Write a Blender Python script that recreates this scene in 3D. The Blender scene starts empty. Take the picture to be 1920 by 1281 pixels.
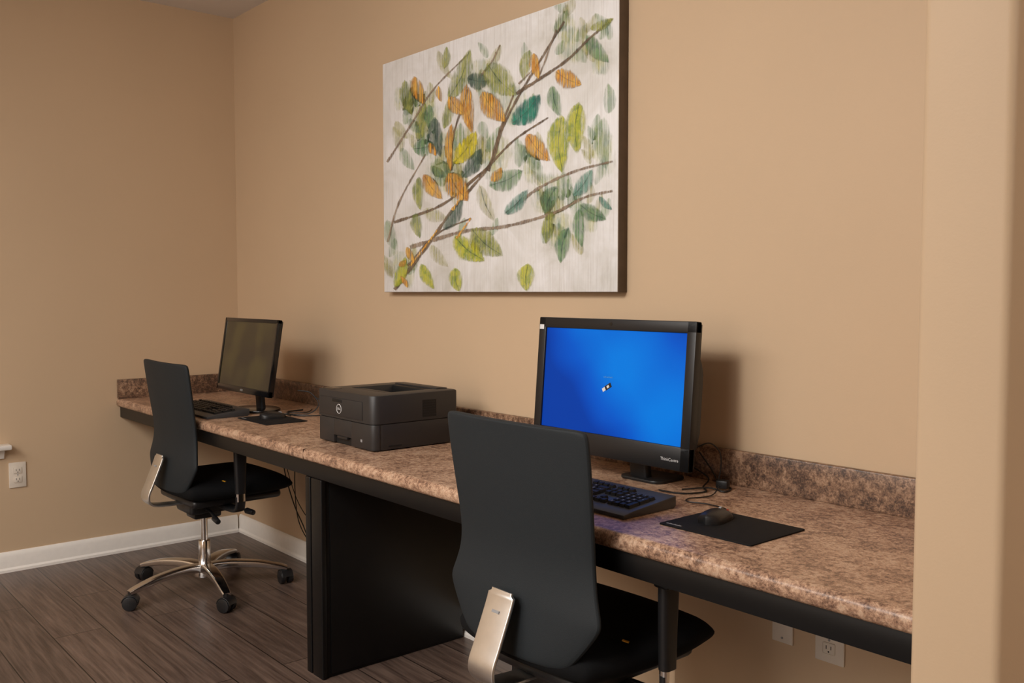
import bpy, bmesh, math, random
from mathutils import Vector, Matrix
random.seed(7)
SC = bpy.context.scene
COL = SC.collection
try:
    SC.view_settings.view_transform = 'Standard'
    SC.view_settings.look = 'None'
except Exception:
    pass

# ------------------------------------------------------------------ dimensions
WL, WB, CEIL = -4.69, 2.08, 2.705          # left wall x, back wall y, ceiling z
CT, CF, CE = 0.76, 1.45, -0.699            # counter top z, front y, right end x

def lin(c):
    r = []
    for v in c:
        v = v / 255.0
        r.append(v / 12.92 if v <= 0.04045 else ((v + 0.055) / 1.055) ** 2.4)
    return (r[0], r[1], r[2], 1.0)

# ------------------------------------------------------------------ materials
class NT:
    def __init__(s, name, rough=0.5, metal=0.0, spec=0.5):
        s.m = bpy.data.materials.new(name); s.m.use_nodes = True
        s.n = s.m.node_tree.nodes; s.l = s.m.node_tree.links
        s.b = s.n['Principled BSDF']
        s.b.inputs['Roughness'].default_value = rough
        s.b.inputs['Metallic'].default_value = metal
        s.b.inputs['Specular IOR Level'].default_value = spec
    def add(s, t, **k):
        n = s.n.new(t)
        for a, v in k.items(): setattr(n, a, v)
        return n
    def link(s, a, b): s.l.new(a, b)
    def coord(s, scale=(1, 1, 1), kind='Object'):
        tc = s.add('ShaderNodeTexCoord'); mp = s.add('ShaderNodeMapping')
        mp.inputs['Scale'].default_value = scale
        s.link(tc.outputs[kind], mp.inputs['Vector'])
        return mp.outputs['Vector']
    def noise(s, vec, scale, detail=4, rough=0.5, dist=0.0):
        n = s.add('ShaderNodeTexNoise')
        n.inputs['Scale'].default_value = scale; n.inputs['Detail'].default_value = detail
        n.inputs['Roughness'].default_value = rough; n.inputs['Distortion'].default_value = dist
        s.link(vec, n.inputs['Vector'])
        return n.outputs['Fac']
    def ramp(s, fac, stops):
        r = s.add('ShaderNodeValToRGB')
        e = r.color_ramp.elements
        while len(e) < len(stops): e.new(0.5)
        for i, (p, c) in enumerate(stops):
            e[i].position = p; e[i].color = c
        s.link(fac, r.inputs['Fac'])
        return r.outputs['Color']
    def math(s, op, a, b):
        m = s.add('ShaderNodeMath', operation=op)
        for sock, v in ((m.inputs[0], a), (m.inputs[1], b)):
            if hasattr(v, 'links'): s.link(v, sock)
            else: sock.default_value = v
        return m.outputs[0]
    def mix(s, fac, a, b, mode='MIX'):
        m = s.add('ShaderNodeMix', data_type='RGBA', blend_type=mode)
        for sock, v in ((m.inputs[0], fac), (m.inputs[6], a), (m.inputs[7], b)):
            if hasattr(v, 'links'): s.link(v, sock)
            else: sock.default_value = v
        return m.outputs[2]
    def bump(s, h, strength=0.2, dist=0.01):
        b = s.add('ShaderNodeBump'); b.inputs['Strength'].default_value = strength
        b.inputs['Distance'].default_value = dist
        s.link(h, b.inputs['Height']); s.link(b.outputs['Normal'], s.b.inputs['Normal'])
    def color(s, c):
        if hasattr(c, 'links'): s.link(c, s.b.inputs['Base Color'])
        else: s.b.inputs['Base Color'].default_value = c

def plain(name, rgb, rough=0.5, metal=0.0, var=0.06, nscale=40, bump=0.0, spec=0.5):
    t = NT(name, rough, metal, spec)
    v = t.coord(); f = t.noise(v, nscale, 3)
    c = lin(rgb)
    a = tuple(min(1, x * (1 - var)) for x in c[:3]) + (1,); b = tuple(min(1, x * (1 + var)) for x in c[:3]) + (1,)
    t.color(t.ramp(f, [(0.3, a), (0.7, b)]))
    if bump: t.bump(f, bump, 0.002)
    return t.m

M = {}
def wallmat(name, rgb):
    t = NT(name, 0.55, 0, 0.35)
    v = t.coord(); f = t.noise(v, 1.2, 2); c = lin(rgb)
    t.color(t.ramp(f, [(0.3, tuple(x * .97 for x in c[:3]) + (1,)), (0.7, tuple(x * 1.03 for x in c[:3]) + (1,))]))
    t.bump(t.noise(v, 220, 3), 0.08, 0.002)
    return t.m
M['wall'] = wallmat('tan wall paint', (206, 180, 149))
M['ceil'] = wallmat('ceiling paint', (228, 228, 232))
M['trim'] = plain('white trim paint', (246, 242, 236), 0.3, var=.02)
M['plate'] = plain('white outlet plastic', (228, 218, 204), 0.35, var=.02)
M['slot'] = plain('dark slot', (14, 13, 13), 0.6)
M['seam'] = plain('counter joint filler', (96, 72, 58), 0.5)
M['black'] = plain('black plastic', (24, 24, 26), 0.42, var=.1, nscale=200)
M['blackgloss'] = plain('glossy black plastic', (18, 18, 20), 0.18, var=.05)
M['blackpaint'] = plain('black painted wood', (11, 11, 12), 0.4, var=.1, nscale=30, spec=.35)
M['charcoal'] = plain('charcoal printer plastic', (42, 40, 40), 0.45, var=.06, nscale=300, bump=.05)
M['charcoal2'] = plain('dark grey printer plastic', (30, 29, 30), 0.45, var=.06, nscale=300)
M['chrome'] = plain('polished aluminium', (236, 236, 236), 0.14, 1.0, var=.03)
M['chrome2'] = plain('brushed nickel', (236, 236, 234), 0.34, 1.0, var=.03)
M['fabric'] = plain('black blue fabric', (29, 35, 39), 0.7, var=.14, nscale=700, bump=.25, spec=.4)
M['seatfab'] = plain('black seat fabric', (13, 14, 16), 0.9, var=.2, nscale=900, bump=.3, spec=.2)
M['yellow'] = plain('yellow tag', (225, 165, 40), 0.5)
M['red'] = plain('red cable light colour', (190, 40, 25), 0.5)
M['white'] = plain('white print', (225, 225, 225), 0.5, var=.02)
M['grey'] = plain('grey print', (150, 150, 152), 0.5, var=.02)
M['paleblue'] = plain('pale blue caption', (60, 140, 220), 0.5, var=.02)
M['keys'] = plain('key plastic', (24, 24, 25), 0.5, var=.05, spec=.35)
M['kbody'] = plain('keyboard plastic', (62, 63, 66), 0.42, var=.05)
M['pad'] = plain('mouse pad cloth', (20, 20, 22), 0.8, var=.15, nscale=900, bump=.2, spec=.25)
M['cable'] = plain('cable rubber', (16, 15, 15), 0.5)
M['brownedge'] = plain('canvas edge', (92, 76, 60), 0.7, var=.12, nscale=25)

def laminate(name, cols, rough, shade=1.0, lo=0.0):
    t = NT(name, rough, 0, 0.5)
    v = t.coord()
    C_ = [tuple(x * shade for x in lin(c)[:3]) + (1,) for c in cols]
    med = t.noise(v, 62, 8, 0.8, 0.3)
    cloud = t.noise(v, 12, 3, 0.55, 0.4)
    f = t.math('ADD', t.math('MULTIPLY', med, .74), t.math('MULTIPLY', cloud, .26))
    a = t.ramp(f, [(0.40 + lo, C_[0]), (0.455 + lo, C_[1]), (0.505 + lo, C_[2]), (0.57 + lo, C_[3])])
    fine = t.noise(v, 210, 4, 0.7, 0)
    b_ = t.ramp(fine, [(0.38, C_[0]), (0.46, C_[1]), (0.54, C_[2]), (0.64, C_[3])])
    t.color(t.mix(0.3, a, b_))
    return t.m
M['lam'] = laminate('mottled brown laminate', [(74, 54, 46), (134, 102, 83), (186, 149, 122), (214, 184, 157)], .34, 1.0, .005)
M['lam_shaded'] = laminate('mottled brown laminate upstand painted shade', [(52, 38, 32), (96, 72, 58), (144, 111, 87), (194, 160, 131)], .36, .88, .02)  # darker laminate copy: the upstand's weaker light is painted into its colour

# floor planks
t = NT('dark wood planks', 0.36, 0, 0.5)
v = t.coord()
br = t.add('ShaderNodeTexBrick'); br.offset = 0.37; br.squash = 1.0
br.inputs['Scale'].default_value = 1.0
br.inputs['Brick Width'].default_value = 1.22; br.inputs['Row Height'].default_value = 0.178
br.inputs['Mortar Size'].default_value = 0.002; br.inputs['Mortar Smooth'].default_value = 0.1
br.inputs['Bias'].default_value = 0.0
br.inputs['Color1'].default_value = (0.36, 0.36, 0.36, 1); br.inputs['Color2'].default_value = (0.64, 0.64, 0.64, 1)
br.inputs['Mortar'].default_value = (0, 0, 0, 1)
t.link(v, br.inputs['Vector'])
gv = t.coord((0.6, 9, 1))
off = t.add('ShaderNodeVectorMath', operation='ADD'); t.link(gv, off.inputs[0])
sc = t.add('ShaderNodeVectorMath', operation='SCALE'); t.link(br.outputs['Color'], sc.inputs[0]); sc.inputs['Scale'].default_value = 13
t.link(sc.outputs[0], off.inputs[1])
g = t.noise(off.outputs[0], 1.0, 2, 0.5, 0.4)
rings = t.math('FRACT', t.math('MULTIPLY', g, 7.0), 0.0)
rings = t.math('ABSOLUTE', t.math('SUBTRACT', rings, 0.5), 0.0)
g2 = t.noise(t.coord((2, 50, 1)), 2.0, 5, 0.65, 0.4)
col = t.ramp(rings, [(0.0, lin((116, 97, 86))), (0.2, lin((92, 75, 66))), (0.5, lin((76, 61, 54)))])
col = t.mix(0.5, col, t.ramp(g2, [(0.35, lin((54, 42, 37))), (0.65, lin((120, 101, 90)))]))
col = t.mix(0.55, col, br.outputs['Color'], 'OVERLAY')
col = t.mix(br.outputs['Fac'], col, lin((20, 16, 15)))
t.color(col); t.bump(g2, 0.08, 0.002)
M['floor'] = t.m

# canvas
t = NT('white painted canvas', 0.55, 0, 0.4)
v = t.coord()
n1 = t.noise(v, 5, 5, .6, .6)
c = t.ramp(n1, [(0.28, lin((206, 204, 196))), (0.42, lin((226, 225, 222))), (0.6, lin((240, 240, 241)))])
sv = t.noise(t.coord((220, 1, 6)), 1, 3, .5)
c = t.mix(t.ramp(sv, [(0.48, (0, 0, 0, 1)), (0.7, (.4, .4, .4, 1))]), c, lin((194, 188, 182)))
t.color(c); t.bump(sv, 0.3, 0.003)
M['canvas'] = t.m
def paint(name, rgb, opac, stripes, rgb2=None):
    t = NT(name, 0.5, 0, 0.4)
    v = t.coord()
    n1 = t.noise(v, 34, 4, .6, .4)
    rgb2 = rgb2 or tuple(int(x * .75) for x in rgb)
    c = t.ramp(n1, [(0.4, lin(rgb2)), (0.58, lin(rgb))])
    t.color(c)
    at = t.add('ShaderNodeAttribute'); at.attribute_name = 'edge'
    n2 = t.noise(t.coord((70, 1, 22)), 1, 3, .6)
    e = t.math('ADD', at.outputs['Fac'], t.math('MULTIPLY', t.math('SUBTRACT', n2, .5), 1.6))
    mr = t.add('ShaderNodeMapRange'); mr.interpolation_type = 'SMOOTHSTEP'; t.link(e, mr.inputs[0])
    mr.inputs[1].default_value = .05; mr.inputs[2].default_value = 1.0; mr.inputs[3].default_value = opac; mr.inputs[4].default_value = 0
    sv = t.noise(t.coord((190, 1, 5)), 1, 2, .5)
    st = t.add('ShaderNodeMapRange'); t.link(sv, st.inputs[0])
    st.inputs[1].default_value = .44; st.inputs[2].default_value = .58; st.inputs[3].default_value = 1; st.inputs[4].default_value = 1 - stripes
    t.link(t.math('MULTIPLY', mr.outputs[0], st.outputs[0]), t.b.inputs['Alpha'])
    return t.m
P = {
 'ol': paint('paint olive', (176, 180, 98), .82, .5, (128, 142, 80)),
 'yg': paint('paint yellow green', (202, 202, 70), .9, .4, (148, 166, 66)),
 'ye': paint('paint yellow', (230, 216, 50), .95, .35, (194, 182, 48)),
 'gr': paint('paint green', (132, 166, 120), .8, .5, (96, 134, 102)),
 'te': paint('paint teal', (50, 144, 122), .93, .3, (38, 112, 100)),
 'tg': paint('paint grey teal', (124, 170, 154), .8, .45, (90, 136, 126)),
 'dk': paint('paint dark green', (98, 122, 108), .84, .45, (66, 88, 82)),
 'or': paint('paint copper', (248, 196, 96), .92, .9, (230, 158, 62)),
 'ob': paint('paint copper outline', (172, 142, 98), .6, .3, (142, 114, 78)),  # brown pigment for copper leaf outlines and veins
 'pg': paint('paint pale green', (150, 178, 130), .5, .6, (126, 156, 128)),
 'po': paint('paint pale olive', (188, 186, 112), .5, .6, (160, 158, 104)),
 'br': paint('paint bark', (136, 116, 94), .95, .35, (98, 82, 68)),
 'bl': paint('paint pale bark', (166, 146, 124), .85, .45, (128, 108, 90)),
 'wa': paint('paint wash', (202, 204, 120), .42, .7, (150, 176, 150)),
}
# screens
t = NT('blue lit screen', 0.5, 0, 0.1)
v = t.coord()
mpv = t.add('ShaderNodeMapping'); t.link(v, mpv.inputs['Vector'])
mpv.inputs['Location'].default_value = (-.07, 0, -.27)
sx = t.add('ShaderNodeSeparateXYZ'); t.link(mpv.outputs['Vector'], sx.inputs[0])
dg_ = t.math('ADD', sx.outputs['X'], t.math('MULTIPLY', sx.outputs['Z'], .9))
r2 = t.math('ADD', t.math('MULTIPLY', t.math('MULTIPLY', dg_, dg_), 5.0), t.math('MULTIPLY', t.math('MULTIPLY', sx.outputs['Z'], sx.outputs['Z']), 7.0))
left = t.math('MULTIPLY', t.math('MAXIMUM', t.math('MULTIPLY', dg_, -1.0), 0.0), 2.6)
band = t.math('MULTIPLY', t.math('SINE', t.math('MULTIPLY', t.math('SUBTRACT', sx.outputs['X'], t.math('MULTIPLY', sx.outputs['Z'], .7)), 24.0), 0.0), .06)
f = t.math('ADD', t.math('ADD', r2, left), band)
n = t.noise(t.coord((1.2, 1, 2.2)), 4, 1, .4, .4)
f = t.math('ADD', f, t.math('MULTIPLY', t.math('SUBTRACT', n, .5), .25))
c = t.ramp(f, [(0.0, lin((0, 124, 226))), (0.2, lin((0, 112, 218))), (0.5, lin((0, 88, 202))), (0.85, lin((0, 68, 178))), (1.0, lin((0, 60, 164)))])
t.color((0.001, .004, .01, 1)); t.link(c, t.b.inputs['Emission Color']); t.b.inputs['Emission Strength'].default_value = 0.95
M['bluescreen'] = t.m
t = NT('dark glossy screen painted reflection', 0.2, 0, 0.9)
v = t.coord(); n = t.noise(v, 6, 1)
t.color(t.ramp(n, [(0.4, lin((44, 40, 29))), (0.65, lin((74, 68, 38)))]))  # olive patches paint a blurred room reflection into the base colour
M['darkscreen'] = t.m

# ------------------------------------------------------------------ mesh helpers
def merge(dst, src, mat=None, mi=0):
    for f in src.faces: f.material_index = mi
    if mat is not None: bmesh.ops.transform(src, matrix=mat, verts=src.verts)
    me = bpy.data.meshes.new('tmp'); src.to_mesh(me); src.free()
    dst.from_mesh(me); bpy.data.meshes.remove(me)

def rbox(dst, x0, x1, y0, y1, z0, z1, r=0.0, seg=2, mi=0, mat=None):
    b = bmesh.new()
    bmesh.ops.create_cube(b, size=1)
    bmesh.ops.transform(b, matrix=Matrix.Translation(((x0+x1)/2, (y0+y1)/2, (z0+z1)/2)) @ Matrix.Diagonal((x1-x0, y1-y0, z1-z0, 1)), verts=b.verts)
    if r > 0:
        bmesh.ops.bevel(b, geom=b.edges[:], offset=r, segments=seg, affect='EDGES', profile=0.5)
    merge(dst, b, mat, mi)

def cyl(dst, p0, p1, r0, r1=None, n=24, mi=0, caps=True, bev=0):
    r1 = r0 if r1 is None else r1
    p0 = Vector(p0); p1 = Vector(p1); d = p1 - p0
    b = bmesh.new()
    bmesh.ops.create_cone(b, cap_ends=caps, segments=n, radius1=r0, radius2=r1, depth=d.length)
    if bev:
        ed = [e for e in b.edges if len(e.link_faces) == 2 and any(len(f.verts) > 4 for f in e.link_faces)]
        bmesh.ops.bevel(b, geom=ed, offset=bev, segments=2, affect='EDGES', profile=.5)
    q = Vector((0, 0, 1)).rotation_difference(d.normalized()).to_matrix().to_4x4()
    merge(dst, b, Matrix.Translation((p0 + p1) / 2) @ q, mi)

def catmull(pts, k=6):
    P_ = [Vector(p) for p in pts]
    P_ = [P_[0] * 2 - P_[1]] + P_ + [P_[-1] * 2 - P_[-2]]
    out = []
    for i in range(1, len(P_) - 2):
        a, b, c, d = P_[i-1:i+3]
        for j in range(k):
            s = j / k
            out.append(0.5 * ((2*b) + (c-a)*s + (2*a-5*b+4*c-d)*s*s + (3*b-a-3*c+d)*s**3))
    out.append(P_[-2])
    return out

def sweep(dst, pts, prof, side=None, mi=0, smooth=6):
    path = catmull(pts, smooth) if smooth else [Vector(p) for p in pts]
    rings = []; b = bmesh.new(); n = len(path)
    prev = None
    for i, p in enumerate(path):
        tg = (path[min(i+1, n-1)] - path[max(i-1, 0)]).normalized()
        if side is not None: s = Vector(side)
        else:
            s = prev if prev is not None else (Vector((0, 0, 1)) if abs(tg.z) < .9 else Vector((1, 0, 0)))
        s = (s - tg * s.dot(tg)).normalized(); prev = s
        u = tg.cross(s)
        rings.append([b.verts.new(p + s * a + u * c) for a, c in prof(i / (n - 1))])
    m = len(rings[0])
    for i in range(n - 1):
        for j in range(m):
            b.faces.new((rings[i][j], rings[i][(j+1) % m], rings[i+1][(j+1) % m], rings[i+1][j]))
    b.faces.new(rings[0][::-1]); b.faces.new(rings[-1])
    bmesh.ops.recalc_face_normals(b, faces=b.faces[:])
    merge(dst, b, None, mi)

def circ(r, n=8):
    return [(r * math.cos(2*math.pi*k/n), r * math.sin(2*math.pi*k/n)) for k in range(n)]
def rrect(w, h, r, n=3):
    out = []
    for cx, cy, a0 in ((w/2-r, h/2-r, 0), (-w/2+r, h/2-r, 90), (-w/2+r, -h/2+r, 180), (w/2-r, -h/2+r, 270)):
        for k in range(n + 1):
            a = math.radians(a0 + 90 * k / n); out.append((cx + r*math.cos(a), cy + r*math.sin(a)))
    return out
def tube(dst, pts, r, n=8, mi=0, smooth=6):
    sweep(dst, pts, lambda t: circ(r, n), None, mi, smooth)

def prism(dst, outline, axis, a0, a1, r=0, mi=0, mat=None):
    b = bmesh.new()
    def P3(p, a):
        return {'x': (a, p[0], p[1]), 'y': (p[0], a, p[1]), 'z': (p[0], p[1], a)}[axis]
    v0 = [b.verts.new(P3(p, a0)) for p in outline]; v1 = [b.verts.new(P3(p, a1)) for p in outline]
    n = len(outline)
    b.faces.new(v0); b.faces.new(v1[::-1])
    for i in range(n): b.faces.new((v0[i], v1[i], v1[(i+1) % n], v0[(i+1) % n]))
    bmesh.ops.recalc_face_normals(b, faces=b.faces[:])
    if r:
        bmesh.ops.bevel(b, geom=[e for e in b.edges if e.calc_face_angle(0) > .6], offset=r, segments=2, affect='EDGES', profile=.5)
    merge(dst, b, mat, mi)

def loft(dst, loops, mi=0, cap0=True, cap1=True):
    b = bmesh.new(); R = [[b.verts.new(p) for p in lp] for lp in loops]; m = len(R[0])
    for i in range(len(R) - 1):
        for j in range(m): b.faces.new((R[i][j], R[i][(j+1) % m], R[i+1][(j+1) % m], R[i+1][j]))
    if cap0: b.faces.new(R[0][::-1])
    if cap1: b.faces.new(R[-1])
    bmesh.ops.recalc_face_normals(b, faces=b.faces[:])
    merge(dst, b, None, mi)

def obj(name, bm, mats, parent=None, angle=35, subsurf=0):
    a = math.radians(angle)
    bm.normal_update()
    for f in bm.faces: f.smooth = True
    for e in bm.edges:
        if len(e.link_faces) == 2 and e.calc_face_angle(0) > a: e.smooth = False
    me = bpy.data.meshes.new(name); bm.to_mesh(me); bm.free()
    for m in (mats if isinstance(mats, (list, tuple)) else [mats]): me.materials.append(m)
    o = bpy.data.objects.new(name, me); COL.objects.link(o)
    if parent is not None: o.parent = parent
    if subsurf:
        s = o.modifiers.new('sub', 'SUBSURF'); s.levels = subsurf; s.render_levels = subsurf
    return o
def thing(name, label, cat, loc=(0, 0, 0), rotz=0, group=None):
    o = bpy.data.objects.new(name, None); COL.objects.link(o); o.empty_display_size = .1
    o.location = loc; o.rotation_euler = (0, 0, rotz)
    return tag(o, label, cat, group)
def tag(o, label, cat, group=None):
    o['label'] = label; o['category'] = cat
    if group: o['group'] = group
    return o
def struct(name, bm, m, label, cat):
    o = obj(name, bm, m); o['kind'] = 'structure'; o['label'] = label; o['category'] = cat
    return o
def dup(root, loc, label, rotz=None):
    def rec(o, par):
        c = o.copy(); COL.objects.link(c); c.parent = par
        for ch in o.children: rec(ch, c)
        return c
    r = rec(root, None); r.location = loc; r['label'] = label
    if rotz is not None: r.rotation_euler = (0, 0, rotz)
    return r
def text_bm(dst, s, size, mat, mi=0, depth=0.0):
    cu = bpy.data.curves.new('t', 'FONT'); cu.body = s; cu.size = size; cu.align_x = 'CENTER'; cu.align_y = 'CENTER'
    cu.resolution_u = 2; cu.extrude = depth
    o = bpy.data.objects.new('t', cu); COL.objects.link(o)
    dg = bpy.context.evaluated_depsgraph_get()
    me = bpy.data.meshes.new_from_object(o.evaluated_get(dg))
    b = bmesh.new(); b.from_mesh(me)
    bpy.data.objects.remove(o); bpy.data.curves.remove(cu); bpy.data.meshes.remove(me)
    merge(dst, b, mat, mi)
UP = Matrix.Rotation(math.radians(90), 4, 'X')     # text plane XY -> XZ

# ------------------------------------------------------------------ room shell
XR, YF = 2.6, -3.2
b = bmesh.new(); rbox(b, WL-.12, XR+.12, YF-.12, WB+.12, -.08, 0); struct('floor', b, M['floor'], 'dark brown wood plank floor', 'floor')
b = bmesh.new(); rbox(b, WL-.12, XR+.12, YF-.12, WB+.12, CEIL, CEIL+.08); struct('ceiling', b, M['ceil'], 'white ceiling at the top left', 'ceiling')
b = bmesh.new(); rbox(b, WL-.12, WL, YF-.12, WB+.12, 0, CEIL); struct('wall_left', b, M['wall'], 'tan side wall at the left', 'wall')
b = bmesh.new(); rbox(b, WL, XR+.12, WB, WB+.12, 0, CEIL); struct('wall_back', b, M['wall'], 'tan long wall behind the counter', 'wall')
b = bmesh.new(); rbox(b, XR, XR+.12, YF, WB, 0, CEIL); struct('wall_far_right', b, M['wall'], 'tan wall beyond the right of the frame', 'wall')
b = bmesh.new(); rbox(b, WL, XR, YF-.12, YF, 0, CEIL); struct('wall_front', b, M['wall'], 'tan wall behind the viewpoint', 'wall')
# return wall with bullnose corners
b = bmesh.new()
x0, x1, y0, y1, r = CE, CE+.138, 1.43, WB, .014
ol = [(x0, y1)]
for k in range(7):
    a = math.radians(180 + 15*k); ol.append((x0+r+r*math.cos(a), y0+r+r*math.sin(a)))
for k in range(7):
    a = math.radians(270 + 15*k); ol.append((x1-r+r*math.cos(a), y0+r+r*math.sin(a)))
ol.append((x1, y1))
prism(b, ol, 'z', 0, CEIL)
struct('wall_right', b, M['wall'], 'tan return wall with rounded corners at the right end of the counter', 'wall')

def base_prof(h=.092):
    return [(0, 0), (.022, 0), (.022, .012), (.014, .02), (.014, h-.02), (.009, h-.006), (.004, h), (0, h)]
b = bmesh.new(); prism(b, [(WB - p[0], p[1]) for p in base_prof()], 'x', WL+.001, CE); struct('baseboard_back', b, M['trim'], 'white baseboard along the long wall', 'baseboard')
b = bmesh.new(); prism(b, [(WL + p[0], p[1]) for p in base_prof()], 'y', YF, WB-.023); struct('baseboard_left', b, M['trim'], 'white baseboard along the left wall', 'baseboard')
b = bmesh.new()
rbox(b, WL-.005, WL+.06, .1, .975, .567, .59, .006)
prism(b, [(WL-.005, .567), (WL+.035, .567), (WL+.02, .545), (WL+.012, .525), (WL-.005, .52)], 'y', .12, .95)
struct('trim_1', b, M['trim'], 'white window stool end at the left edge of the frame', 'window sill')

# ------------------------------------------------------------------ outlets
def outlet(loc, rz, label, kind='duplex', w=.072):
    t_ = thing('wall_outlet', label, 'outlet', loc, rz, 'white wall outlets')
    b = bmesh.new(); rbox(b, -w/2, w/2, -.007, 0.0, -.0585, .0585, .003); obj('cover_plate', b, M['plate'], t_)
    if kind == 'duplex':
        for s in (-1, 1):
            b = bmesh.new(); rbox(b, -.017, .017, -.010, -.006, s*.021-.0145, s*.021+.0145, .0035); so = obj('socket', b, M['plate'], t_)
            b = bmesh.new()
            for dx in (-.0065, .0065): rbox(b, dx-.001, dx+.001, -.0104, -.0095, s*.021-.002, s*.021+.007)
            cyl(b, (0, -.0104, s*.021-.008), (0, -.0095, s*.021-.008), .0022, n=10)
            obj('slot', b, M['slot'], so)
        b = bmesh.new(); cyl(b, (0, -.0085, 0), (0, -.006, 0), .003, n=12); obj('screw', b, M['grey'], t_)
    else:
        b = bmesh.new(); rbox(b, -.009, .009, -.011, -.006, -.010, .010, .002); so = obj('jack', b, M['plate'], t_)
        b = bmesh.new(); rbox(b, -.005, .005, -.0115, -.0105, -.005, .005); obj('jack_opening', b, M['slot'], so)
        for s in (-1, 1):
            b = bmesh.new(); cyl(b, (0, -.0085, s*.045), (0, -.006, s*.045), .003, n=12); obj('screw', b, M['grey'], t_)
    return t_
outlet((WL, 1.005, .442), math.radians(90), 'white wall outlet low on the left wall above the baseboard')
outlet((-1.35, WB, .425), 0, 'smaller white plate under the counter, nearer the chair', 'jack', .062)
outlet((-1.215, WB, .413), 0, 'wider white outlet plate under the right end of the counter', 'duplex', .080)

# ------------------------------------------------------------------ worktop
wt = thing('worktop', 'long brown speckled laminate counter along the wall with a black apron', 'counter', ((WL+CE)/2, 1.76, CT))
ox, oy, oz = wt.location
def W(bm): bmesh.ops.transform(bm, matrix=Matrix.Translation((-ox, -oy, -oz)), verts=bm.verts); return bm
b = bmesh.new()
prof = [(WB-.001, CT), (CF+.02, CT), (CF+.012, CT-.001), (CF+.005, CT-.005), (CF+.001, CT-.012), (CF, CT-.02), (CF+.001, CT-.03), (CF+.005, CT-.036), (CF+.012, CT-.038), (WB-.001, CT-.038)]
prism(b, prof, 'x', WL+.001, CE-.001)
obj('slab', W(b), M['lam'], wt, angle=50)
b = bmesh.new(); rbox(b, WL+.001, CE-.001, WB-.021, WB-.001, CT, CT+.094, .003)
obj('backsplash', W(b), M['lam_shaded'], wt)
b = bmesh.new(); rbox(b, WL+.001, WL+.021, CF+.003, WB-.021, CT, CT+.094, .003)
obj('side_splash', W(b), M['lam_shaded'], wt)
b = bmesh.new(); rbox(b, WL+.002, CE-.002, CF+.016, CF+.036, .668, CT-.038, .002)
obj('apron', W(b), M['blackpaint'], wt)
b = bmesh.new(); rbox(b, WL+.001, WL+.03, CF+.036, WB-.03, .668, CT-.038, .002); rbox(b, WL+.03, CE-.002, WB-.03, WB-.001, .668, CT-.038, .002)
obj('wall_cleat', W(b), M['blackpaint'], wt)
b = bmesh.new(); rbox(b, -2.7756, -2.7748, CF-.0004, WB-.021, CT-.036, CT+.0004)
obj('seam', W(b), M['seam'], wt)

# support pedestal
pd = thing('support_pedestal', 'black painted support panel standing under the middle of the counter', 'desk support', (-2.738, 1.76, 0))
b = bmesh.new(); rbox(b, -.044, .048, -.28, .29, 0, .667, .002); obj('carcass', b, M['blackpaint'], pd)
b = bmesh.new(); rbox(b, -.052, -.020, -.296, -.278, 0, .667, .004, 3); rbox(b, -.012, .056, -.296, -.278, 0, .667, .004, 3)
obj('front_trim', b, M['blackpaint'], pd)
b = bmesh.new(); rbox(b, .046, .053, -.262, .285, .012, .655, .002); obj('side_panel', b, M['blackpaint'], pd)

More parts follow.
